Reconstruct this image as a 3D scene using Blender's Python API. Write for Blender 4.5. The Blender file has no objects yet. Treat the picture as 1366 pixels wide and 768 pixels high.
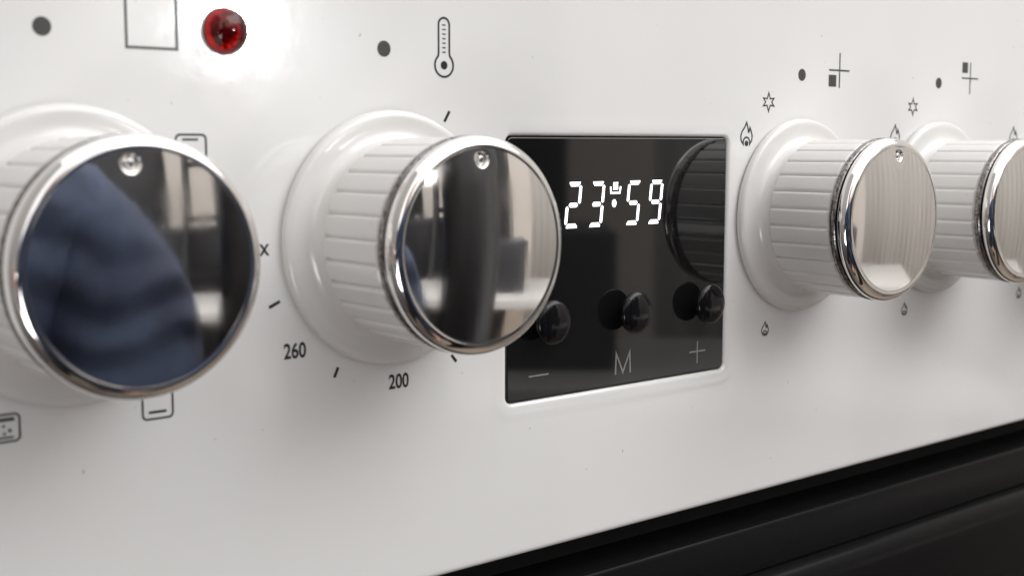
import bpy, bmesh, math, random
from mathutils import Vector, Matrix
from math import sin, cos, pi, radians, exp, sqrt
random.seed(7)
MM = 0.001
SC = bpy.context.scene
COL = SC.collection

# ------------------------------------------------------------ camera, light, exposure
cd = bpy.data.cameras.new("camera"); cam = bpy.data.objects.new("camera", cd); COL.objects.link(cam)
SC.camera = cam
RX = Vector((0.764944, -0.644097, 0.000174)); UP = Vector((0.070733, 0.084273, 0.993929)); FW = Vector((0.640201, 0.760288, -0.110023))
cam.matrix_world = Matrix((
    (RX.x, UP.x, -FW.x, -0.14562),
    (RX.y, UP.y, -FW.y, -0.21025),
    (RX.z, UP.z, -FW.z, 0.01821),
    (0, 0, 0, 1)))
cd.sensor_width = 36.0
cd.lens = 36.0 * 1720.5 / 1366.0
cd.clip_start = 0.005; cd.clip_end = 60
cd.dof.use_dof = True
cd.dof.focus_distance = 0.300
cd.dof.aperture_fstop = 22.0

w = bpy.data.worlds.new("World"); SC.world = w; w.use_nodes = True
bg = w.node_tree.nodes["Background"]
bg.inputs[0].default_value = (0.995, 0.993, 0.995, 1); bg.inputs[1].default_value = 1.55
SC.view_settings.view_transform = 'Standard'
SC.view_settings.look = 'None'
SC.view_settings.exposure = 0.10
SC.view_settings.gamma = 1.0
SC.cycles.use_denoising = True
SC.cycles.max_bounces = 10
SC.cycles.sample_clamp_indirect = 8

def area(name, loc, aim, sx, sy, power, col):
    l = bpy.data.lights.new(name, 'AREA'); l.shape = 'RECTANGLE'; l.size = sx; l.size_y = sy
    l.energy = power; l.color = col
    o = bpy.data.objects.new(name, l); COL.objects.link(o); o.location = loc
    o.rotation_euler = (Vector(aim) - Vector(loc)).to_track_quat('-Z', 'Y').to_euler()
    return o
area("key_area_light", (0.48, -0.50, 0.66), (0.06, 0.0, 0.0), 0.90, 0.60, 5.0, (1.0, 0.99, 0.975))  # added key light from upper right, grades the panel from top to bottom
area("low_fill_light", (-0.34, -0.62, -0.22), (-0.02, 0.0, -0.07), 0.45, 0.35, 3.4, (1.0, 0.99, 0.975))  # added low fill from the left, lifts the panel's lower left

# added narrow-beam spot behind the camera, only to make the burnt-out pool of light round the red lens
sl = bpy.data.lights.new("added_glow_spot", 'SPOT'); sl.energy = 13.5; sl.shadow_soft_size = 0.010; sl.spot_size = radians(2.1); sl.spot_blend = 0.45
so = bpy.data.objects.new("added_glow_spot", sl); COL.objects.link(so)
_t = Vector((-0.0350, 0, 0.0385)); _d = Vector((0.112, -0.21025, 0.0213)).normalized()
so.location = _t + _d*1.5; so.rotation_euler = (-_d).to_track_quat('-Z', 'Y').to_euler()

# ------------------------------------------------------------ materials
def nodes(name):
    m = bpy.data.materials.new(name); m.use_nodes = True
    nt = m.node_tree; return m, nt, nt.nodes["Principled BSDF"]
def lnk(nt, a, b): nt.links.new(a, b)
def simple(name, col, rough=0.5, metal=0.0, spec=0.5, coat=0.0, ior=1.5):
    m, nt, b = nodes(name)
    b.inputs["Base Color"].default_value = (*col, 1); b.inputs["Roughness"].default_value = rough
    b.inputs["Metallic"].default_value = metal; b.inputs["Specular IOR Level"].default_value = spec
    b.inputs["Coat Weight"].default_value = coat; b.inputs["Coat Roughness"].default_value = 0.03
    b.inputs["IOR"].default_value = ior
    return m
def noise(nt, scale, detail=3, rough=0.5, vec=None):
    n = nt.nodes.new("ShaderNodeTexNoise"); n.inputs["Scale"].default_value = scale
    n.inputs["Detail"].default_value = detail; n.inputs["Roughness"].default_value = rough
    if vec is None:
        tc = nt.nodes.new("ShaderNodeTexCoord"); vec = tc.outputs["Object"]
    lnk(nt, vec, n.inputs["Vector"]); return n
def ramp(nt, src, p0, c0, p1, c1):
    r = nt.nodes.new("ShaderNodeValToRGB"); e = r.color_ramp.elements
    e[0].position = p0; e[0].color = (*c0, 1); e[1].position = p1; e[1].color = (*c1, 1)
    lnk(nt, src, r.inputs[0]); return r
def bump(nt, b, src, strength, dist):
    k = nt.nodes.new("ShaderNodeBump"); k.inputs["Strength"].default_value = strength; k.inputs["Distance"].default_value = dist
    lnk(nt, src, k.inputs["Height"]); lnk(nt, k.outputs[0], b.inputs["Normal"]); return k

# white enamel, orange peel, faint smears in the gloss
M_ENAMEL, nt, b = nodes("white_enamel")
n1 = noise(nt, 22, 4); r1 = ramp(nt, n1.outputs["Fac"], 0.3, (0.775, 0.77, 0.762), 0.7, (0.80, 0.796, 0.79)); 
ns = noise(nt, 420, 2, 0.5); rs = ramp(nt, ns.outputs["Fac"], 0.235, (0.62, 0.60, 0.57), 0.265, (1, 1, 1))
mx = nt.nodes.new("ShaderNodeMix"); mx.data_type = 'RGBA'; mx.blend_type = 'MULTIPLY'; mx.inputs[0].default_value = 1
lnk(nt, r1.outputs[0], mx.inputs[6]); lnk(nt, rs.outputs[0], mx.inputs[7]); lnk(nt, mx.outputs[2], b.inputs["Base Color"])
n2 = noise(nt, 60, 6, 0.65); r2 = ramp(nt, n2.outputs["Fac"], 0.42, (0.07,)*3, 0.68, (0.095,)*3); lnk(nt, r2.outputs[0], b.inputs["Roughness"])
n3 = noise(nt, 130, 3); bump(nt, b, n3.outputs["Fac"], 0.16, 0.00020)
b.inputs["Specular IOR Level"].default_value = 0.75

# knob plastic: white, slightly dusty in the grooves
M_KNOB, nt, b = nodes("white_knob_plastic")
n1 = noise(nt, 900, 4, 0.7); r1 = ramp(nt, n1.outputs["Fac"], 0.24, (0.30, 0.27, 0.25), 0.30, (0.70, 0.685, 0.67)); lnk(nt, r1.outputs[0], b.inputs["Base Color"])
b.inputs["Roughness"].default_value = 0.17; b.inputs["Specular IOR Level"].default_value = 0.65
n2 = noise(nt, 300, 3); bump(nt, b, n2.outputs["Fac"], 0.08, 0.0001)

# polished cap
M_CHROME, nt, b = nodes("polished_chrome")
b.inputs["Base Color"].default_value = (0.80, 0.785, 0.77, 1); b.inputs["Metallic"].default_value = 1
n1 = noise(nt, 120, 5, 0.6); r1 = ramp(nt, n1.outputs["Fac"], 0.35, (0.035,)*3, 0.75, (0.10,)*3); lnk(nt, r1.outputs[0], b.inputs["Roughness"])
# fine upright brushing in the polished sheet
tc = nt.nodes.new("ShaderNodeTexCoord"); mp = nt.nodes.new("ShaderNodeMapping"); mp.inputs["Scale"].default_value = (1.0, 1.0, 0.02)
lnk(nt, tc.outputs["Object"], mp.inputs[0])
n2 = noise(nt, 900, 2, 0.5, mp.outputs[0]); bump(nt, b, n2.outputs["Fac"], 0.12, 0.00003)

# worn rear bead of the cap
M_WORN, nt, b = nodes("worn_chrome_bead")
n1 = noise(nt, 1500, 6, 0.8)
r1 = ramp(nt, n1.outputs["Fac"], 0.42, (0.05, 0.045, 0.04), 0.54, (0.34, 0.325, 0.31)); lnk(nt, r1.outputs[0], b.inputs["Base Color"])
r2 = ramp(nt, n1.outputs["Fac"], 0.36, (0.55,)*3, 0.46, (0.18,)*3); lnk(nt, r2.outputs[0], b.inputs["Roughness"])
b.inputs["Metallic"].default_value = 0.9
bump(nt, b, n1.outputs["Fac"], 0.25, 0.0001)

M_GLASS, nt, b = nodes("black_display_glass")
b.inputs["Base Color"].default_value = (0.006, 0.006, 0.0065, 1)
b.inputs["IOR"].default_value = 1.55
n1 = noise(nt, 700, 3, 0.6); r1 = ramp(nt, n1.outputs["Fac"], 0.70, (0.035,)*3, 0.78, (0.3,)*3); lnk(nt, r1.outputs[0], b.inputs["Roughness"])
M_BUTTON = simple("glossy_black_plastic", (0.005, 0.005, 0.006), 0.10, 0.0, 0.32)
M_GAPFILL = simple("black_gap_fill", (0.01, 0.01, 0.01), 0.6)
M_PRINT = simple("dark_grey_print", (0.055, 0.055, 0.055), 0.35)
M_PRINT2 = simple("black_print", (0.018, 0.018, 0.018), 0.35)
M_GREYPRINT = simple("grey_print_on_glass", (0.23, 0.22, 0.21), 0.4)
M_DOOR, nt, b = nodes("black_door_enamel")
b.inputs["Base Color"].default_value = (0.006, 0.006, 0.0065, 1); b.inputs["Specular IOR Level"].default_value = 0.09
n1 = noise(nt, 25, 1); r1 = ramp(nt, n1.outputs["Fac"], 0.3, (0.20,)*3, 0.7, (0.26,)*3); lnk(nt, r1.outputs[0], b.inputs["Roughness"])
M_DARK = simple("dark_recess", (0.006, 0.006, 0.006), 0.8)
M_LED, nt, b = nodes("lit_white_segment")
b.inputs["Base Color"].default_value = (0.8, 0.8, 0.82, 1); b.inputs["Emission Color"].default_value = (0.93, 0.95, 1.0, 1); b.inputs["Emission Strength"].default_value = 2.2
M_RED = bpy.data.materials.new("red_lens"); M_RED.use_nodes = True
nt = M_RED.node_tree; nt.nodes.clear()
_o = nt.nodes.new("ShaderNodeOutputMaterial"); _m = nt.nodes.new("ShaderNodeMixShader"); _t = nt.nodes.new("ShaderNodeBsdfTransparent"); _g = nt.nodes.new("ShaderNodeBsdfGlossy"); _f = nt.nodes.new("ShaderNodeFresnel")
_t.inputs[0].default_value = (0.80, 0.035, 0.02, 1); _g.inputs["Roughness"].default_value = 0.08; _f.inputs[0].default_value = 1.5
nt.links.new(_f.outputs[0], _m.inputs[0]); nt.links.new(_t.outputs[0], _m.inputs[1]); nt.links.new(_g.outputs[0], _m.inputs[2]); nt.links.new(_m.outputs[0], _o.inputs[0])
M_REFL = simple("lamp_reflector_metal", (0.95, 0.6, 0.55), 0.32, 1.0)
M_REDIN = simple("red_lamp_core", (0.10, 0.02, 0.015), 0.3)

# ------------------------------------------------------------ mesh helpers
def link(name, me, mat, parent=None, smooth=True, angle=40):
    o = bpy.data.objects.new(name, me); COL.objects.link(o)
    if mat is not None and not me.materials: me.materials.append(mat)
    if smooth:
        me.shade_smooth(); me.set_sharp_from_angle(angle=radians(angle))
    if parent is not None: o.parent = parent
    return o
def pyd(verts, faces):
    me = bpy.data.meshes.new("m"); me.from_pydata([tuple(v) for v in verts], [], faces); me.validate(); me.update()
    bm = bmesh.new(); bm.from_mesh(me); bmesh.ops.recalc_face_normals(bm, faces=bm.faces); bm.to_mesh(me); bm.free()
    return me
def lathe(prof, n=128, rf=None, close_end=False):
    """profile of (radius, depth) in mm; the axis points to the viewer, -y"""
    v, f = [], []
    for j, (r, d) in enumerate(prof):
        for i in range(n):
            a = 2*pi*i/n; rr = r + (rf(a, j) if rf else 0)
            v.append((rr*MM*sin(a), -d*MM, rr*MM*cos(a)))
    for j in range(len(prof)-1):
        for i in range(n):
            k = (i+1) % n
            f.append((j*n+i, j*n+k, (j+1)*n+k, (j+1)*n+i))
    if close_end:
        c = len(v); v.append((0, -prof[-1][1]*MM, 0)); j = len(prof)-1
        for i in range(n): f.append((j*n+i, j*n+(i+1) % n, c))
    return pyd(v, f)
def box_bm(bm, x0, x1, y0, y1, z0, z1, bev=0):
    r = bmesh.ops.create_cube(bm, size=1)
    for v in r['verts']:
        v.co = Vector((x0+(v.co.x+.5)*(x1-x0), y0+(v.co.y+.5)*(y1-y0), z0+(v.co.z+.5)*(z1-z0)))
    if bev:
        ed = list({e for v in r['verts'] for e in v.link_edges})
        bmesh.ops.bevel(bm, geom=ed, offset=bev, segments=3, profile=0.5, affect='EDGES')
def bm_mesh(bm):
    me = bpy.data.meshes.new("m"); bmesh.ops.recalc_face_normals(bm, faces=bm.faces); bm.to_mesh(me); bm.free(); return me
def box(name, x0, x1, y0, y1, z0, z1, mat, parent=None, bev=0):
    bm = bmesh.new(); box_bm(bm, x0, x1, y0, y1, z0, z1, bev); return link(name, bm_mesh(bm), mat, parent)

PT = 0.05   # print thickness, mm
def plate(polys, y=0.0, t=PT):
    """flat print: filled polygons (x, z in mm), one thin raised layer of ink at depth y (mm)"""
    bm = bmesh.new()
    for pl in polys:
        vs = [bm.verts.new((x*MM, -(y+t)*MM, z*MM)) for x, z in pl]
        lo = [bm.verts.new((x*MM, -(y-0.02)*MM, z*MM)) for x, z in pl]
        try: bm.faces.new(vs)
        except ValueError: continue
        n = len(pl)
        for i in range(n): bm.faces.new((vs[i], vs[(i+1) % n], lo[(i+1) % n], lo[i]))
    bmesh.ops.triangulate(bm, faces=[f for f in bm.faces if len(f.verts) > 4])
    bmesh.ops.recalc_face_normals(bm, faces=bm.faces)
    me = bpy.data.meshes.new("m"); bm.to_mesh(me); bm.free(); return me
def stroke(pts, wd, closed=False):
    """mitred polyline to quads"""
    n = len(pts); L, Rr = [], []
    for i in range(n):
        p = Vector(pts[i])
        a = Vector(pts[i-1]) if (closed or i > 0) else None
        c = Vector(pts[(i+1) % n]) if (closed or i < n-1) else None
        d1 = (p-a).normalized() if a is not None else (c-p).normalized()
        d2 = (c-p).normalized() if c is not None else d1
        m = (Vector((-d1.y, d1.x)) + Vector((-d2.y, d2.x))).normalized()
        s = wd/2 / max(0.35, m.dot(Vector((-d1.y, d1.x))))
        L.append(p+m*s); Rr.append(p-m*s)
    out = []
    for i in range(n if closed else n-1):
        k = (i+1) % n
        out.append([tuple(L[i]), tuple(Rr[i]), tuple(Rr[k]), tuple(L[k])])
    return out
def disc(cx, cz, r, n=32, rz=None):
    rz = rz or r
    return [(cx+r*cos(2*pi*i/n), cz+rz*sin(2*pi*i/n)) for i in range(n)]
def rect(x0, x1, z0, z1): return [(x0, z0), (x1, z0), (x1, z1), (x0, z1)]
def rrect(x0, x1, z0, z1, r, seg=5):
    o = []
    for cx, cz, a0 in ((x1-r, z0+r, -90), (x1-r, z1-r, 0), (x0+r, z1-r, 90), (x0+r, z0+r, 180)):
        for i in range(seg+1):
            a = radians(a0+90*i/seg); o.append((cx+r*cos(a), cz+r*sin(a)))
    return o
def symbol(name, polys, parent, mat=None, y=0.0, label=None):
    o = link(name, plate(polys, y), mat or M_PRINT, parent, smooth=False)
    if label: o['label'] = label
    return o
def text(name, s, cx, cz, h, wscale, parent, mat, bold=0.0):
    c = bpy.data.curves.new("t", 'FONT'); c.body = s; c.align_x = 'CENTER'; c.align_y = 'CENTER'; c.offset = bold
    t = bpy.data.objects.new("t", c); COL.objects.link(t)
    dg = bpy.context.evaluated_depsgraph_get(); dg.update()
    me = bpy.data.meshes.new_from_object(t.evaluated_get(dg)); bpy.data.objects.remove(t)
    xs = [v.co.x for v in me.vertices]; ys = [v.co.y for v in me.vertices]
    mx, my = (max(xs)+min(xs))/2, (max(ys)+min(ys))/2; k = h/(max(ys)-min(ys))
    for v in me.vertices:
        v.co = Vector(((cx+(v.co.x-mx)*k*wscale)*MM, -PT*MM, (cz+(v.co.y-my)*k)*MM))
    me.materials.clear()
    return link(name, me, mat, parent, smooth=False)

# ------------------------------------------------------------ the cooker
cooker = bpy.data.objects.new("cooker", None); COL.objects.link(cooker)
cooker.location = (0, 0, 0); cooker.empty_display_size = 0.05
cooker['label'] = "white enamelled cooker front with chrome capped knobs and black clock display"
cooker['category'] = "cooker"

# display opening (mm)
DX0, DX1, DZ0, DZ1 = 30.0, 101.1, -37.5, 20.15
PX0, PX1, PZ0, PZ1 = -320.0, 420.0, -71.8, 92.0
def build_panel():
    n_per = 14
    def loop(x0, x1, z0, z1, r, y):
        return [Vector((x, y, z)) for x, z in rrect(x0, x1, z0, z1, r, n_per)]
    loops = []
    base_r = 1.6
    # inner wall up from behind, then a soft rolled edge onto the face
    loops.append(loop(DX0, DX1, DZ0, DZ1, base_r, 2.2))
    R = 1.0
    for k in range(7):
        a = radians(90*k/6)
        off = R*(1-cos(a)); y = R*(1-sin(a))
        loops.append(loop(DX0-off, DX1+off, DZ0-off, DZ1+off, base_r+off, y))
    # a very shallow raised embossing round the opening
    for off, y in ((1.8, -0.04), (2.6, -0.05), (3.6, -0.02), (4.2, 0.0), (4.6, 0.0)):
        loops.append(loop(DX0-off, DX1+off, DZ0-off, DZ1+off, base_r+off, y))
    # outer rectangle: spread the same count of points along the border
    ref = loops[-1]; cx = (DX0+DX1)/2; cz = (DZ0+DZ1)/2
    def outer(x0, x1, z0, z1, y):
        pts = []
        hw = (DX1-DX0)/2+4.6; hh = (DZ1-DZ0)/2+4.6
        for p in ref:
            u = (p.x-cx)/hw; v = (p.z-cz)/hh
            m = max(abs(u), abs(v)); u /= m; v /= m
            px = (x1 if u > 0 else x0); X = cx+(px-cx)*abs(u)
            pz = (z1 if v > 0 else z0); Z = cz+(pz-cz)*abs(v)
            pts.append(Vector((X, y, Z)))
        return pts
    rr = 1.4
    loops.append(outer(PX0+rr+.5, PX1-rr-.5, PZ0+rr+.5, PZ1-rr-.5, 0.0))
    for k in range(6):
        a = radians(90*k/5); off = rr*(1-sin(a)); y = rr*(1-cos(a))
        loops.append(outer(PX0+rr-rr*sin(a), PX1-rr+rr*sin(a), PZ0+rr-rr*sin(a), PZ1-rr+rr*sin(a), y))
    loops.append(outer(PX0, PX1, PZ0, PZ1, 14.0))
    v = [p*MM for lp in loops for p in lp]; n = len(loops[0]); f = []
    for j in range(len(loops)-1):
        for i in range(n):
            k = (i+1) % n; f.append((j*n+i, j*n+k, (j+1)*n+k, (j+1)*n+i))
    return pyd(v, f)
panel = link("control_panel", build_panel(), M_ENAMEL, cooker, angle=35)

# ---- display unit
disp_bm = bmesh.new()
box_bm(disp_bm, (DX0+0.25)*MM, (DX1-0.25)*MM, 0.35*MM, 3.0*MM, (DZ0+0.25)*MM, (DZ1-0.25)*MM)
ve = [e for e in disp_bm.edges if abs((e.verts[0].co-e.verts[1].co).y) > 0.001]
bmesh.ops.bevel(disp_bm, geom=ve, offset=1.4*MM, segments=6, profile=0.5, affect='EDGES')
fe = [e for e in disp_bm.edges if all(v.co.y < 0.0004 for v in e.verts)]
bmesh.ops.bevel(disp_bm, geom=fe, offset=0.25*MM, segments=2, profile=0.5, affect='EDGES')
display = link("clock_display", bm_mesh(disp_bm), M_GLASS, cooker, angle=20)
YD = -0.35   # glass face depth in mm (behind the panel face)
gk = link("dark_gap_fill", plate([rrect(DX0-0.4, DX1+0.4, DZ0-0.4, DZ1+0.4, 1.8)], -2.6), M_GAPFILL, display, smooth=False)

# seven segment digits, slanted
def seg_polys(cx, cz, on, W=4.6, H=10.2, t=0.98, slant=0.115, g=0.27):
    """hexagon-ended bars in a slanted cell"""
    def S(x, z): return (cx + x + z*slant, cz + z)
    w, h = W/2 - t/2, H/2 - t/2
    k = t/2
    out = []
    def hbar(z, top):
        x0, x1 = -w+g+k*0.35, w-g-k*0.35
        if top > 0: p = [(x0-k*.5, z+k), (x1+k*.5, z+k), (x1+k*.5, z+k*.3), (x1-k*.6, z-k), (x0+k*.6, z-k), (x0-k*.5, z+k*.3)]
        elif top < 0: p = [(x0-k*.5, z-k), (x1+k*.5, z-k), (x1+k*.5, z-k*.3), (x1-k*.6, z+k), (x0+k*.6, z+k), (x0-k*.5, z-k*.3)]
        else: p = [(x0, z), (x0+k*.8, z+k), (x1-k*.8, z+k), (x1, z), (x1-k*.8, z-k), (x0+k*.8, z-k)]
        out.append([S(*q) for q in p])
    def vbar(x, z0, z1, side):
        p = [(x-k*.75, z0+g+k*.6), (x, z0+g), (x+k*.75, z0+g+k*.6), (x+k*.75, z1-g-k*.6), (x, z1-g), (x-k*.75, z1-g-k*.6)]
        out.append([S(*q) for q in p])
    if 'a' in on: hbar(h, 1)
    if 'g' in on: hbar(0, 0)
    if 'd' in on: hbar(-h, -1)
    if 'f' in on: vbar(-w, 0, h, -1)
    if 'b' in on: vbar(w, 0, h, 1)
    if 'e' in on: vbar(-w, -h, 0, -1)
    if 'c' in on: vbar(w, -h, 0, 1)
    return out
DIG = {'2': 'abged', '3': 'abgcd', '5': 'afgcd', '9': 'abfgcd'}
for ch, cx in (('2', 49.5), ('3', 56.65), ('5', 68.4), ('9', 75.75)):
    o = symbol("digit", seg_polys(cx, 4.95, DIG[ch]), display, M_LED, YD, f"lit white seven segment digit {ch}")
symbol("colon_dot", [disc(62.2, 5.0, 0.66, 24, 0.9)], display, M_LED, YD)
pot = stroke([(61.05, 8.8), (61.2, 7.35), (63.95, 7.35), (64.25, 8.8)], 0.42)
for i in range(4):
    x = 61.95+i*0.42; pot += stroke([(x, 8.05), (x+0.1, 8.6), (x+0.0, 9.2), (x+0.12, 9.8)], 0.19)
symbol("pan_symbol", pot, display, M_LED, YD)
# printed minus, M, plus
symbol("minus_mark", [rect(36.5, 42.3, -32.3, -31.95)], display, M_GREYPRINT, YD)
symbol("letter_mark", stroke([(63.1, -34.75), (63.3, -29.8), (65.5, -34.4), (67.75, -29.8), (67.95, -34.75)], 0.5), display, M_GREYPRINT, YD)
symbol("plus_mark", [rect(88.3, 94.2, -32.3, -31.95), rect(91.07, 91.43, -35.15, -32.3), rect(91.07, 91.43, -31.95, -29.7)], display, M_GREYPRINT, YD)
# three mushroom buttons
btn_me = None
for bx in (40.3, 66.0, 91.5):
    if btn_me is None:
        pr = [(1.5, YD-0.2), (1.5, 2.2)]
        pr += [(3.4, 2.3), (4.4, 2.5), (4.75, 2.9), (4.88, 3.4), (4.8, 3.8), (4.5, 4.15), (4.0, 4.38), (3.0, 4.6), (2.0, 4.72), (1.0, 4.78), (0.3, 4.8)]
        btn_me = lathe(pr, 64, close_end=True)
    o = link("push_button", btn_me, M_BUTTON, cooker)
    o.location = (bx*MM, 0, -20.1*MM)

# ---- knobs
NS = 560
DEP = [3.0, 3.6, 4.6, 6.2, 6.4, 6.8, 10.0, 14.0, 18.0, 22.0, 23.6, 24.0, 24.4]
def flute(a, j):
    d = DEP[j]
    if d < 6.3 or d > 23.8: return 0.0
    k = 0.9 if d < 6.5 else 1.0
    t = (a*28/(2*pi)) % 1.0        # 30 flutes: a wide slightly convex rib, then a narrow groove
    g = exp(-((t-0.5)/0.075)**2)
    s = 0.22*(t if t < 0.5 else t-1.0)
    return k*(-0.42*g + s)
def barrel_profile():
    rad = {3.0: 19.9, 3.6: 19.2, 4.6: 18.75, 6.2: 18.6, 6.4: 19.3, 6.8: 19.55}
    return [(rad.get(d, 19.6 if d < 23.8 else 19.1), d) for d in DEP]
me_barrel = lathe(barrel_profile(), NS, flute)
fp = [(24.0, 0.34), (24.6, 0.40), (24.95, 0.8), (24.95, 1.5), (24.7, 2.1), (24.2, 2.45), (23.4, 2.55), (22.4, 2.5), (21.4, 2.55), (20.6, 2.7), (20.0, 2.95), (19.3, 3.5)]
me_flange = lathe(fp, 160)
me_gap_ring = lathe([(24.05, -0.05), (24.05, 0.45)], 96)  # near-black ring paints the shade in the gap under the flange
bead = [(18.9, 24.2), (19.6, 24.35), (19.95, 24.8), (20.0, 25.3), (19.9, 25.8), (19.55, 26.1)]
me_bead = lathe(bead, 160)
FR = 17.7; DOME = 0.95; H0 = 29.52
def face_h(x, z):
    r2 = (x*x+z*z)/(FR*FR)
    h = H0 + DOME*(1-r2)
    d = sqrt(x*x+(z-15.7)**2)
    h += -1.15*exp(-((d-0.98)/0.24)**2) - 0.06*exp(-(d/2.4)**2)
    if d < 1.0: h -= 0.10*(1-d*d)
    return h
def cap_mesh():
    n = 144; v, f = [], []
    rim = [(19.4, 26.1), (19.4, 26.45), (19.75, 26.7), (19.97, 27.1), (20.0, 27.5), (19.93, 28.0), (19.72, 28.5), (19.38, 28.95), (18.95, 29.28), (18.5, 29.5), (18.1, 29.6), (17.85, 29.58)]
    for r, d in rim:
        for i in range(n):
            a = 2*pi*i/n; v.append((r*MM*sin(a), -d*MM, r*MM*cos(a)))
    rings = len(rim)
    # nested circles that shrink from the face edge onto the dimple
    ts = [1.0, .985, .96, .93, .9, .86, .82, .78, .74, .7, .66, .62, .58, .54, .5, .46, .42, .38, .34, .31, .28, .25, .225, .2, .18, .165, .15, .14, .13, .12, .11, .1, .092, .084, .077, .07, .064, .058, .052, .046, .04, .033, .026, .018, .01]
    for t in ts:
        cz = 15.7*(1-t)
        for i in range(n):
            a = 2*pi*i/n; x = t*FR*sin(a); z = cz + t*FR*cos(a)
            v.append((x*MM, -face_h(x, z)*MM, z*MM))
    rings += len(ts)
    for j in range(rings-1):
        for i in range(n):
            k = (i+1) % n; f.append((j*n+i, j*n+k, (j+1)*n+k, (j+1)*n+i))
    c = len(v); v.append((0, -face_h(0, 15.7)*MM, 15.7*MM))
    for i in range(n): f.append(((rings-1)*n+i, (rings-1)*n+(i+1) % n, c))
    return pyd(v, f)
me_cap = cap_mesh()
knobs = []
KX = (-64.55, 0.0, 129.0, 193.5, 258.0)
KL = ("oven function knob reflecting a navy sleeve, leftmost of the row", "thermostat knob between the numbers and the clock display",
      "first burner knob right of the clock display", "second burner knob right of the clock display", "third burner knob right of the clock display")
for i, kx in enumerate(KX):
    k = link("control_knob", me_barrel, M_KNOB, cooker, angle=30); k.location = (kx*MM, 0, 0)
    link("flange", me_flange, M_KNOB, k); link("dark_gap_fill", me_gap_ring, M_GAPFILL, k); link("worn_bead", me_bead, M_WORN, k); link("chrome_cap", me_cap, M_CHROME, k, angle=75)
    k.rotation_euler = (0, radians((-6.5, -2.0, 1.8, -0.5, 0.6)[i]), 0)
    k['label'] = KL[i]
    k['group'] = "chrome capped knobs along the control panel"
    knobs.append(k)
# the smooth shading has to be set once per shared mesh only

# ---- red indicator lamp
lens = [(4.12, -0.05), (4.15, 0.5), (4.0, 1.1), (3.75, 1.8), (3.2, 2.5), (2.5, 3.05), (1.7, 3.4), (0.8, 3.55), (0.2, 3.6)]
lamp = link("indicator_lamp", lathe(lens, 64, close_end=True), M_RED, cooker); lamp.location = (-35.2*MM, 0, 38.2*MM)
core = link("lamp_core", lathe([(1.7, 0.1), (1.65, 1.4), (1.3, 2.2), (0.7, 2.6), (0.1, 2.75)], 24, close_end=True), M_REDIN, lamp)
def facet(a, j): return 0.22*(1 if int(round(a*12/pi)) % 2 else -1)*0.25 if j in (1, 2) else 0
link("reflector", lathe([(3.95, 0.3), (3.4, 1.5), (2.6, 0.9), (1.6, 0.15)], 24, facet), M_REFL, lamp, smooth=False)

# ---- printed symbols on the panel (children of the panel)
P = panel
for x, z in ((-67.6, 37.2), (-1.1, 36.75), (129.6, 36.25), (193.6, 36.1), (258.2, 36.0)): symbol("dot_mark", [disc(x, z, 1.55)], P)
symbol("oven_symbol", stroke([(-53.4, 34.6), (-44.3, 34.6), (-44.3, 44.4), (-53.4, 44.4)], 0.5, True), P)
def thermometer():
    t = []
    pts = []
    cx, cz, r = 13.5, 34.15, 2.3
    a0 = 50
    for k in range(25):
        a = radians(a0+90 - (360-2*(90-a0)) * 0 - 0)
    th0 = radians(50); 
    for k in range(29):
        a = radians(90-40) - radians(280)*k/28
        pts.append((cx+r*cos(a), cz+r*sin(a)))
    # up the left side, round the top, down the right side
    tw = 1.35
    pts.append((cx-tw, 36.6))
    pts.append((cx-tw, 42.2))
    for k in range(1, 10):
        a = radians(180-180*k/10); pts.append((cx+tw*cos(a), 42.2+tw*sin(a)))
    pts.append((cx+tw, 42.2)); pts.append((cx+tw, 36.6))
    t += stroke(pts, 0.42, True)
    t.append(disc(cx, cz, 0.85, 20))
    for k in range(7): t.append(rect(cx-0.42, cx+0.42, 36.6+k*0.9, 36.85+k*0.9))
    return t
symbol("thermometer_symbol", thermometer(), P, M_PRINT2)
def tick(x0, z0, x1, z1): symbol("scale_tick", stroke([(x0, z0), (x1, z1)], 0.6), P, M_PRINT2)
tick(13.5, 22.9, 14.8, 25.0); tick(-27.4, -11.7, -25.1, -10.7); tick(-13.5, -26.4, -12.6, -24.5); tick(15.0, -25.0, 16.3, -26.5)
text("number_mark", "260", -22.1, -20.25, 3.05, 0.80, P, M_PRINT2, 0.022)['label'] = "printed number 260"
text("number_mark", "200", 1.65, -28.85, 3.05, 0.80, P, M_PRINT2, 0.022)['label'] = "printed number 200"
text("word_mark", "max", -30.3, -0.95, 2.2, 0.85, P, M_PRINT2, 0.01)
# oven function symbols round the left knob
symbol("top_heat_symbol", stroke(rrect(-45.0, -39.3, 14.4, 20.0, 0.8), 0.4, True) + [rect(-43.8, -40.8, 18.95, 19.35)], P, M_PRINT2)
symbol("bottom_heat_symbol", stroke(rrect(-52.6, -47.0, -29.4, -23.8, 0.8), 0.36, True) + [rect(-51.5, -48.2, -28.45, -28.0)], P, M_PRINT2)
g = stroke(rrect(-79.6, -73.8, -29.7, -25.2, 0.8), 0.36, True) + [rect(-79.0, -74.6, -26.35, -25.75), rect(-79.0, -74.8, -29.2, -28.85)]
g += [disc(-76.4, -27.1, 0.25, 10), disc(-75.4, -27.9, 0.32, 10), disc(-77.6, -27.7, 0.3, 10), disc(-76.3, -28.35, 0.25, 10)]
symbol("grill_symbol", g, P, M_PRINT)
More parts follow.
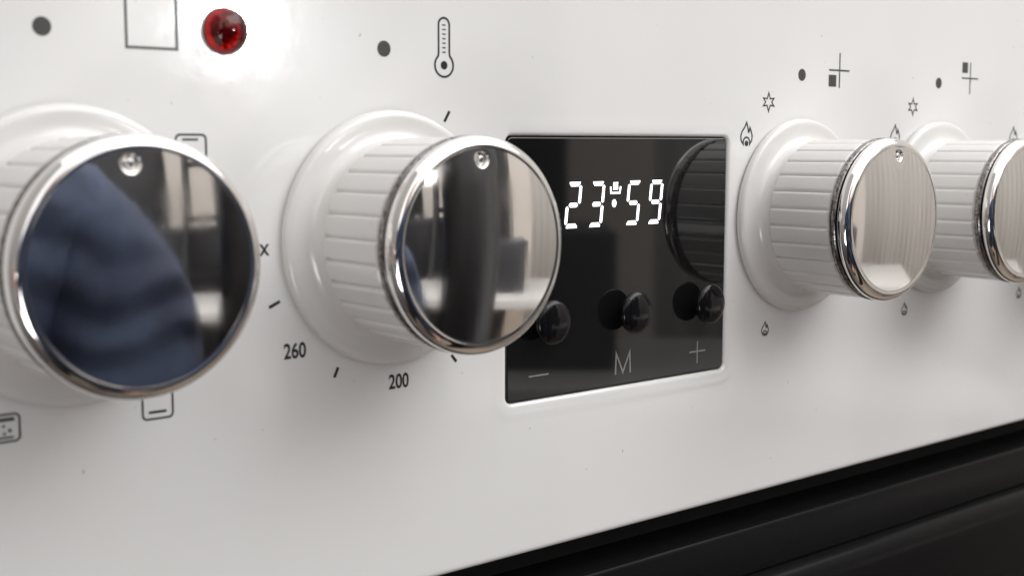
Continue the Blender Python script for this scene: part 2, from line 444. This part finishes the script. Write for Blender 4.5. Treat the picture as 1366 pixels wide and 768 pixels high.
# burner symbols
def star(cx, cz, rx, rz):
    o = []
    for k in range(12):
        a = radians(90+30*k); q = 1.0 if k % 2 == 0 else 0.50
        o.append((cx+rx*q*cos(a)*(1.12 if k % 6 else 1), cz+rz*q*sin(a)*(1.0 if k % 6 == 0 else 0.82)))
    return o
def flame(cx, cz, s, dot=True):
    out = [(0.0, 2.9), (-0.75, 1.7), (-1.75, 0.6), (-2.2, -0.5), (-2.0, -1.6), (-1.2, -2.5), (-1.15, -1.5), (-0.6, -0.9), (0.1, -0.75), (0.8, -1.0), (1.25, -1.7), (1.25, -2.5), (2.0, -1.6), (2.2, -0.4), (1.8, 0.7), (1.3, 1.6), (0.95, 0.55), (0.75, 0.5), (0.5, 1.6)]
    g = stroke([(cx+x*s, cz+z*s) for x, z in out], 0.42*max(s, .75), True)
    g.append(disc(cx+0.05*s, cz-2.3*s, 0.72*s, 16))
    return g
for n, kx in enumerate((129.0, 193.5, 258.0)):
    symbol("spark_symbol", stroke(star(kx-12.7, 29.0, 2.15, 2.35), 0.34, True), P, M_PRINT2)
    symbol("large_flame_symbol", flame(kx-21.1, 20.9, 1.0), P, M_PRINT2)
    symbol("small_flame_symbol", flame(kx-12.2 if n == 0 else kx-13.6, -28.9, 0.62), P, M_PRINT2)
def cross(cx, cz, sq):
    g = [rect(cx-0.24, cx+0.24, cz-4.6, cz-0.22), rect(cx-0.24, cx+0.24, cz+0.22, cz+4.6), rect(cx-4.6, cx+4.4, cz-0.22, cz+0.22)]
    g.append(rect(*sq)); return g
symbol("burner_position_symbol", cross(145.7, 37.95, (141.0, 144.3, 33.6, 36.7)), P)
symbol("burner_position_symbol", cross(210.5, 37.95, (206.0, 209.0, 39.5, 42.6)), P)

# ---- oven door under the panel, extruded profile (y, z in mm)
def extrude(name, prof, x0, x1, mat, parent, angle=35):
    v, f = [], []
    for x in (x0, x1):
        for y, z in prof: v.append((x*MM, y*MM, z*MM))
    n = len(prof)
    for i in range(n):
        k = (i+1) % n; f.append((i, k, n+k, n+i))
    f.append(tuple(range(n))); f.append(tuple(range(2*n-1, n-1, -1)))
    return link(name, pyd(v, f), mat, parent, angle=angle)
door = extrude("oven_door", [(40, -93.4), (-1.5, -93.4), (-2.6, -93.7), (-3.6, -94.4), (-4.4, -95.6), (-4.9, -97.2), (-5.2, -99.5), (-5.3, -104), (-5.3, -380), (40, -380)], -310, 410, M_DOOR, cooker)
extrude("door_top_rail", [(35, -80.6), (1.2, -80.6), (0.6, -80.75), (0.2, -81.2), (0.0, -81.9), (0.0, -93.0), (35, -93.0)], -310, 410, M_DOOR, door)
box("body", PX0*MM+.002, PX1*MM-.002, 14*MM, 0.5, -0.83, 88*MM, M_DARK, cooker)
hob = box("hob_top", PX0*MM-.004, PX1*MM+.004, 1*MM, 0.56, 93*MM, 0.125, M_ENAMEL, cooker, bev=.004)

# ------------------------------------------------------------ what the caps and the glass mirror (all behind the camera)
M_SIDE = simple("dark_taupe_block", (0.30, 0.285, 0.27), 0.5)
side = box("left_light_block", -1.15, -0.55, -0.75, 0.5, -0.87, 1.3, M_SIDE, None, .003)  # added unseen block, keeps light off the knobs' left sides
side['label'] = "tall taupe cabinet left of the cooker, added to cut light from the left, unseen"; side['category'] = "blocker"
M_FLOOR, nt, b = nodes("wood_floor")
tc = nt.nodes.new("ShaderNodeTexCoord"); mp = nt.nodes.new("ShaderNodeMapping"); mp.inputs["Scale"].default_value = (1, 12, 1); lnk(nt, tc.outputs["Object"], mp.inputs[0])
n1 = noise(nt, 3, 5, 0.6, mp.outputs[0]); r1 = ramp(nt, n1.outputs["Fac"], 0.3, (0.22, 0.17, 0.13), 0.7, (0.32, 0.26, 0.21)); lnk(nt, r1.outputs[0], b.inputs["Base Color"]); b.inputs["Roughness"].default_value = 0.4
bm = bmesh.new(); box_bm(bm, -4, 5, -5, 0.6, -0.89, -0.87); fl = link("floor", bm_mesh(bm), M_FLOOR, smooth=False); fl['kind'] = 'structure'

M_WALL = simple("beige_wall_paint", (0.66, 0.61, 0.56), 0.8)
wall = box("wall", -1.2, 4.5, -3.1, -3.0, -0.87, 0.95, M_WALL); wall['kind'] = 'structure'
M_CURT = simple("pale_curtain_cloth", (0.62, 0.585, 0.55), 0.8)
def curtain():
    v, f = [], []
    n = 420
    A = Vector((1.42, -1.28)); B = Vector((2.3, 0.35)); d = (B-A); L = d.length; d.normalize(); nn = Vector((d.y, -d.x))
    for i in range(n+1):
        s = L*i/n; w_ = (0.0015+0.006*min(1, s/0.7))*sin(s/0.052*2*pi) + 0.004*sin(s*23)
        p = A+d*s+nn*w_
        v.append((p.x, p.y, -0.84)); v.append((p.x, p.y, 1.4))
    for i in range(n): f.append((2*i, 2*i+2, 2*i+3, 2*i+1))
    me = pyd(v, f); o = link("curtain", me, M_CURT)
    s_ = o.modifiers.new("cloth_thickness", 'SOLIDIFY'); s_.thickness = 0.002
    o['label'] = "pale pleated curtain seen only as upright stripes in the burner knobs' caps"; o['category'] = "curtain"
curtain()
M_TAB = simple("white_table_lacquer", (0.72, 0.70, 0.67), 0.3)
M_CUP = simple("near_black_wood", (0.018, 0.017, 0.018), 0.35)
M_CUP2 = simple("dark_grey_wood", (0.05, 0.05, 0.055), 0.4)
cup = bpy.data.objects.new("tall_cupboard", None); COL.objects.link(cup); cup.location = (1.31, -1.64, -0.87); cup.rotation_euler = (0, 0, radians(40))
cup['label'] = "narrow tall black cupboard mirrored dimly in the left half of the clock glass"; cup['category'] = "cupboard"
box("carcass", -0.17, 0.17, -0.25, 0.22, 0.05, 1.55, M_CUP, cup, .004)
box("plinth", -0.15, 0.15, -0.22, 0.20, 0, 0.048, M_CUP2, cup)
for sx in (-1, 1):
    dd = box("cupboard_door", sx*0.085-0.08, sx*0.085+0.08, 0.222, 0.240, 0.07, 1.53, M_CUP if sx > 0 else M_CUP2, cup, .003)
    box("handle", sx*0.03-0.006, sx*0.03+0.006, 0.241, 0.262, 0.75, 1.0, M_CUP2, dd, .003)
form = lathe([(0.5, 0), (38, 0), (44, 8), (46, 60), (46, 900), (42, 935), (32, 960), (16, 975), (4, 980)], 48, close_end=True)  # added dark form, stands in for the band mirrored in the cap
for v in form.vertices: v.co = Vector((v.co.x, v.co.z*0.7, -v.co.y))
form_bm = bmesh.new(); form_bm.from_mesh(form); bmesh.ops.recalc_face_normals(form_bm, faces=form_bm.faces); form_bm.to_mesh(form); form_bm.free()
bg_o = link("dark_band_form", form, M_CUP); bg_o.location = (0.218, -0.335, -0.869)
bg_o['label'] = "added slim black bag mirrored as the dark band in the thermostat knob"; bg_o['category'] = "form"
sb = bpy.data.objects.new("sideboard", None); COL.objects.link(sb); sb.location = (0.98, -1.72, -0.87); sb.rotation_euler = (0, 0, radians(32))
sb['label'] = "long dark sideboard mirrored right of the navy sleeve in the leftmost knob"; sb['category'] = "sideboard"
box("carcass", -0.42, 0.30, -0.2, 0.2, 0.05, 0.88, M_CUP2, sb, .004)
for q in (-1, 1):
    dd = box("sideboard_door", q*0.17-0.06-0.165, q*0.17-0.06+0.165, 0.202, 0.218, 0.08, 0.86, M_CUP, sb, .003)
    box("handle", q*0.03-0.066, q*0.03-0.054, 0.219, 0.235, 0.45, 0.60, M_TAB, dd, .003)
ld = bpy.data.objects.new("dark_bar_frame", None); COL.objects.link(ld); ld.location = (0.90, -1.42, -0.87); ld.rotation_euler = (0, 0, radians(32))  # added dark bars, stand-in for an unclear frame in the reflection
ld['label'] = "added dark ladder mirrored against the beige wall in the leftmost knob"; ld['category'] = "framework"
def bar(a, b_, t, name, par):
    a = Vector(a); b_ = Vector(b_); L = (b_-a).length
    o = box(name, -t, t, -t, t, 0, L, M_CUP, par); o.location = a; o.rotation_euler = (b_-a).to_track_quat('Z', 'Y').to_euler(); return o
for sx in (-1, 1): bar((sx*.19, .1, 0), (sx*.10, -.05, 1.22), .014, "side_bar", ld)
for q in range(5):
    z = .22+.23*q; hw = .19-.09*z/1.22; bar((-hw+.014, .1-.15*z/1.22, z), (hw-.014, .1-.15*z/1.22, z), .011, "cross_bar", ld)
cup2 = bpy.data.objects.new("wardrobe", None); COL.objects.link(cup2); cup2.location = (0.42, -2.35, -0.87); cup2.rotation_euler = (0, 0, radians(12))
cup2['label'] = "dark wardrobe mirrored behind the navy sleeve in the leftmost knob"; cup2['category'] = "wardrobe"
box("carcass", -0.62, 0.62, -0.25, 0.22, 0.05, 1.33, M_CUP2, cup2, .004)
for q in (-1, 0, 1):
    dd = box("wardrobe_door", q*0.41-0.2, q*0.41+0.2, 0.222, 0.240, 0.07, 1.31, M_CUP, cup2, .003)
    box("handle", q*0.41+0.15, q*0.41+0.165, 0.241, 0.262, 0.65, 0.9, M_TAB, dd, .003)
tab = bpy.data.objects.new("side_table", None); COL.objects.link(tab); tab.location = (0.98, -0.86, -0.87); tab.rotation_euler = (0, 0, radians(40))
tab['label'] = "low white table mirrored along the lower edges of the knob caps"; tab['category'] = "table"
box("tabletop", -0.66, 0.36, -0.18, 0.18, 0.60, 0.63, M_TAB, tab, .004)
for sx in (-1, 1):
    for sy in (-1, 1): box("leg", (.33 if sx > 0 else -.63)-.018, (.33 if sx > 0 else -.63)+.018, sy*.15-.018, sy*.15+.018, 0, 0.599, M_CUP2, tab)
crate = box("storage_box", -0.22, -0.06, -0.10, 0.10, 0.0, 0.16, M_CUP2, None, .006); crate.location = (1.0, -0.87, -0.2395); crate.rotation_euler = (0, 0, radians(40))
crate['label'] = "dark grey box standing on the low white table"; crate['category'] = "box"

# the photographer, crouching
M_NAVY, nt, b = nodes("navy_fleece")
n1 = noise(nt, 7, 4, 0.6); r1 = ramp(nt, n1.outputs["Fac"], 0.35, (0.020, 0.027, 0.055), 0.7, (0.075, 0.10, 0.17)); lnk(nt, r1.outputs[0], b.inputs["Base Color"]); b.inputs["Roughness"].default_value = 0.85
n2 = noise(nt, 6, 2, 0.5); 
wv = nt.nodes.new("ShaderNodeTexWave"); wv.bands_direction = 'Z'; wv.inputs["Scale"].default_value = 3.4; wv.inputs["Distortion"].default_value = 11; wv.inputs["Detail"].default_value = 1.5; wv.inputs["Detail Scale"].default_value = 1.2
tc2 = nt.nodes.new("ShaderNodeTexCoord"); lnk(nt, tc2.outputs["Object"], wv.inputs["Vector"])
ad = nt.nodes.new("ShaderNodeMath"); lnk(nt, n2.outputs["Fac"], ad.inputs[0]); lnk(nt, wv.outputs["Fac"], ad.inputs[1]); bump(nt, b, ad.outputs[0], 0.8, 0.012)
M_SKIN = simple("skin", (0.50, 0.31, 0.23), 0.5)
M_HAIR = simple("dark_hair", (0.02, 0.014, 0.010), 0.5)
M_TROUS = simple("dark_trousers", (0.03, 0.03, 0.035), 0.8)
def skin(name, pts, edges, root, mat, parent, sub=2):
    me = bpy.data.meshes.new(name); me.from_pydata([p[:3] for p in pts], edges, [])
    o = bpy.data.objects.new(name, me); COL.objects.link(o)
    bpy.context.view_layer.objects.active = o
    m = o.modifiers.new("s", 'SKIN'); m.use_smooth_shade = True
    if not me.skin_vertices: me.attributes  # layer is made by the modifier
    bm = bmesh.new(); bm.from_mesh(me); lay = bm.verts.layers.skin.verify(); bm.verts.ensure_lookup_table()
    for i, p in enumerate(pts):
        bm.verts[i][lay].radius = (p[3], p[4] if len(p) > 4 else p[3]); bm.verts[i][lay].use_root = (i == root)
    bm.to_mesh(me); bm.free()
    o.modifiers.new("d", 'SUBSURF').levels = sub; o.modifiers["d"].render_levels = sub
    me.materials.append(mat); o.parent = parent
    return o
# local frame: x right of the person (towards +x of the scene), y towards the cooker, z up from the floor
person = bpy.data.objects.new("person", None); COL.objects.link(person); person.location = (-0.13, -0.60, -0.80)
person['label'] = "crouching person in a navy fleece taking the picture, mirrored in the leftmost knob"; person['category'] = "person"
body = [(0, 0, .42, .13), (0, .02, .55, .125), (0, .03, .70, .13), (0, .03, .80, .11), (0, .03, .90, .055), (0, .04, .95, .052), (0, .06, 1.03, .085), (0, .06, 1.10, .09), (0, .055, 1.17, .06),
        (.19, .08, .82, .06), (.25, .12, .56, .045), (.20, .30, .50, .034), (.19, .34, .50, .035), (.18, .38, .50, .03),
        (-.19, .08, .82, .06), (-.26, .18, .64, .045), (-.20, .33, .74, .034), (-.18, .36, .76, .035), (-.16, .39, .775, .03),
        (.10, .04, .42, .09), (.15, .36, .46, .062), (.14, .14, .09, .045), (.14, .30, .04, .035),
        (-.10, .04, .42, .09), (-.15, .34, .20, .062), (-.14, -.08, .10, .045), (-.14, -.16, .04, .035)]
be = [(0, 1), (1, 2), (2, 3), (3, 4), (4, 5), (5, 6), (6, 7), (7, 8), (3, 9), (9, 10), (10, 11), (11, 12), (12, 13), (3, 14), (14, 15), (15, 16), (16, 17), (17, 18), (0, 19), (19, 20), (20, 21), (21, 22), (0, 23), (23, 24), (24, 25), (25, 26)]
skin("body", body, be, 0, M_SKIN, person)
jk = [(0, 0, .44, .17), (0, .02, .55, .18), (0, .03, .70, .18), (0, .03, .82, .15), (0, .03, .93, .08),
      (.16, .08, .80, .12), (.25, .13, .67, .125), (.21, .27, .50, .055), (-.20, .08, .82, .085), (-.27, .18, .64, .070), (-.21, .32, .73, .050)]
skin("jacket", jk, [(0, 1), (1, 2), (2, 3), (3, 4), (3, 5), (5, 6), (6, 7), (3, 8), (8, 9), (9, 10)], 0, M_NAVY, person)
tr = [(0, 0, .42, .145), (.10, .04, .42, .11), (.15, .37, .46, .08), (.14, .14, .12, .06), (-.10, .04, .42, .11), (-.15, .35, .20, .08), (-.14, -.07, .12, .06)]
skin("trousers", tr, [(0, 1), (1, 2), (2, 3), (0, 4), (4, 5), (5, 6)], 0, M_TROUS, person)
skin("hair", [(0, .02, 1.04, .08), (0, .02, 1.12, .10), (0, .045, 1.18, .085)], [(0, 1), (1, 2)], 0, M_HAIR, person)
for s in (1, -1):
    for q in range(4):
        bx, by, bz = (.18, .38, .50) if s > 0 else (-.16, .39, .775)
        o = skin("finger", [(bx-.005+q*.004, by-.01, bz+.018-q*.016, .010), (bx-.012, by+.03, bz+.022-q*.017, .009), (bx-.032, by+.045, bz+.018-q*.016, .008)], [(0, 1), (1, 2)], 0, M_SKIN, person, 1)
for s in (-1, 1):
    e = link("eye", lathe([(11, -8), (11.5, 0), (8, 8), (3, 11)], 24, close_end=True), simple("eye_white", (.6, .6, .6), .2), person)
    e.location = (s*.033, .135, 1.075); e.rotation_euler = (0, 0, pi)
skin("nose", [(0, .14, 1.075, .008), (0, .165, 1.035, .014)], [(0, 1)], 0, M_SKIN, person, 1)
